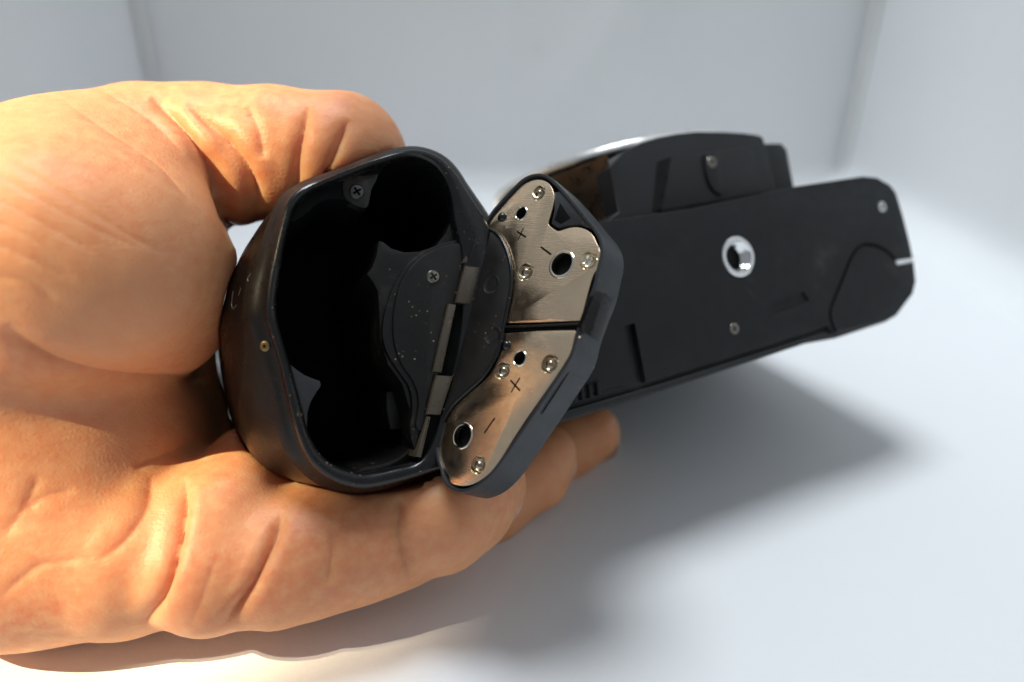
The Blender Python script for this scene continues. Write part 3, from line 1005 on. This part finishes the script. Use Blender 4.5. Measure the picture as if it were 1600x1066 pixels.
# skin folds and creases: (polyline in picture units, depth mm, width in picture units, depth range)
CREASE = [
    ([(0, 512), (50, 552), (110, 580), (180, 595), (260, 598), (330, 585)], 2.2, 13, (.10, .175)),
    ([(290, 745), (284, 800), (274, 860), (252, 930), (222, 980)], 2.2, 9, (.10, .18)),
    ([(440, 800), (424, 850), (392, 920), (352, 980)], 2.0, 8, (.10, .17)),
    ([(338, 870), (318, 930), (296, 985)], 0.25, 8, (.10, .17)),
    ([(519, 820), (517, 870), (513, 915)], 0.9, 12, (.10, .16)),
    ([(622, 770), (622, 840), (642, 905)], 1.2, 11, (.10, .165)),
    ([(235, 150), (285, 195), (328, 260), (352, 320), (374, 388)], 3.0, 10, (.10, .165)),
    ([(290, 160), (350, 215), (390, 275), (406, 330)], 2.0, 10, (.12, .172)),
    ([(482, 165), (470, 215), (464, 262), (464, 330)], 1.5, 8, (.12, .172)),
    ([(545, 185), (527, 228), (514, 262), (510, 300)], 1.6, 9, (.12, .172)),
    ([(385, 165), (404, 205), (412, 250)], 0.8, 10, (.12, .172)),
    ([(310, 690), (250, 712), (208, 730)], 0.5, 9, (.10, .18)),
    ([(0, 935), (45, 895), (75, 880), (160, 872)], 0.3, 8, (.10, .18)),
    ([(40, 800), (70, 775), (120, 765)], 0.3, 9, (.10, .18)),
    ([(150, 880), (200, 840), (232, 790), (236, 740)], 0.45, 9, (.10, .18)),
    ([(0, 845), (40, 790), (62, 740)], 0.35, 12, (.10, .18)),
    ([(-20, 230), (80, 290), (190, 360), (260, 400)], 0.28, 5, (.09, .16)),
    ([(-20, 300), (70, 350), (150, 395)], 0.30, 5, (.09, .16)),
    ([(-20, 262), (110, 338), (220, 390)], 0.22, 4, (.09, .16)),
    ([(-20, 375), (50, 405), (120, 440)], 0.35, 6, (.09, .16)),
    ([(-20, 340), (50, 372), (110, 420)], 0.25, 4, (.09, .16)),
    ([(-20, 430), (40, 440), (90, 470)], 0.25, 6, (.09, .16)),
    ([(90, 150), (170, 205), (250, 260), (300, 320)], 0.30, 6, (.09, .17)),
    ([(150, 135), (230, 185), (290, 245)], 0.25, 5, (.09, .17)),
]
NV = normals(V)
ppx = 800 + F * V[:, 0] / -V[:, 2]
ppy = 533 - F * V[:, 1] / -V[:, 2]
facing = np.clip(np.sum(NV * (-V / np.linalg.norm(V, axis=1)[:, None]), 1) * 3 + 0.9, 0, 1)
shift = np.zeros(len(V))
for pl, depth, wid, (w0, w1) in CREASE:
    q = smooth_poly(pl, 6, False)
    d = np.full(len(V), 1e9)
    tt = np.zeros(len(V))
    for i in range(len(q) - 1):
        a, e = q[i], q[i + 1] - q[i]
        t = np.clip(((ppx - a[0]) * e[0] + (ppy - a[1]) * e[1]) / (e @ e), 0, 1)
        dd = np.hypot(ppx - a[0] - t * e[0], ppy - a[1] - t * e[1])
        m = dd < d
        d[m] = dd[m]
        tt[m] = (i + t[m]) / (len(q) - 1)
    fade = np.clip(np.minimum(tt, 1 - tt) * 5, 0.0, 1)
    g = np.exp(-np.abs(d / (wid * 0.8)) ** 1.05) - 0.10 * np.exp(-((d - wid * 2.6) / (wid * 1.5)) ** 2)
    g = np.where((-V[:, 2] > w0) & (-V[:, 2] < w1), g, 0)
    shift -= g * fade * depth * MM
V = V + NV * (shift * facing)[:, None]
V = relax(V, 2, 0.4)

me = bpy.data.meshes.new('hand')
me.vertices.add(len(V))
me.vertices.foreach_set('co', V.astype(np.float32).ravel())
me.loops.add(Q.size)
me.loops.foreach_set('vertex_index', Q.astype(np.int32).ravel())
me.polygons.add(len(Q))
me.polygons.foreach_set('loop_start', np.arange(0, Q.size, 4, dtype=np.int32))
me.update(calc_edges=True)
me.validate()
hand = link('hand', me, M['skin'], None, None, 0)
me.polygons.foreach_set('use_smooth', [True] * len(me.polygons))
hand.matrix_world = CW
hand['label'] = 'bare left hand gripping the black camera, palm up with little finger nearest'
hand['category'] = 'hand'


def nail(x, y, wd, rpx, out, along, ln, wdt):
    """A thin curved fingernail lying on the back of a fingertip."""
    c = Vector(view(x, y, wd))
    R_ = rpx * wd / F
    o = Vector(out).normalized()
    a = Vector(along)
    a = (a - o * a.dot(o)).normalized()
    b = o.cross(a)
    vs, fs = [], []
    nu, nv2 = 10, 8
    for layer in (0.0, -0.0005):
        for j in range(nv2 + 1):
            for i in range(nu + 1):
                u, v = i / nu * 2 - 1, j / nv2 * 2 - 1
                uu = u * math.sqrt(max(0.05, 1 - 0.25 * v * v))
                q = uu * wdt / 2
                t = v * ln / 2
                h = math.sqrt(max(0.0, R_ * R_ - q * q)) - 0.10 * max(0, abs(v)) ** 3 * R_
                vs.append(c + o * (h + 0.0003 + layer) + b * q + a * t)
    n1 = (nu + 1) * (nv2 + 1)
    for j in range(nv2):
        for i in range(nu):
            k = j * (nu + 1) + i
            fs.append((k, k + 1, k + nu + 2, k + nu + 1))
            fs.append((n1 + k, n1 + k + nu + 1, n1 + k + nu + 2, n1 + k + 1))
    rim_ = [i for i in range(nu + 1)] + [j * (nu + 1) + nu for j in range(1, nv2 + 1)] + [nv2 * (nu + 1) + i for i in range(nu - 1, -1, -1)] + [j * (nu + 1) for j in range(nv2 - 1, 0, -1)]
    for p_, q_ in zip(rim_, rim_[1:] + rim_[:1]):
        fs.append((p_, q_, n1 + q_, n1 + p_))
    m_ = bpy.data.meshes.new('fingernail')
    m_.from_pydata([tuple(v) for v in vs], [], fs)
    return link('fingernail', m_, M['nail'], hand, None, 60)


nail(748, 760, .159, 70, (0.82, -0.42, -0.38), (0.5, 0.35, -0.7), 0.0105, 0.0090)
nail(847, 715, .182, 52, (0.86, -0.30, -0.40), (0.4, 0.5, -0.7), 0.0100, 0.0085)
nail(920, 679, .201, 47, (0.86, -0.35, -0.40), (0.4, 0.5, -0.7), 0.0100, 0.0085)
print('hand verts', len(V))
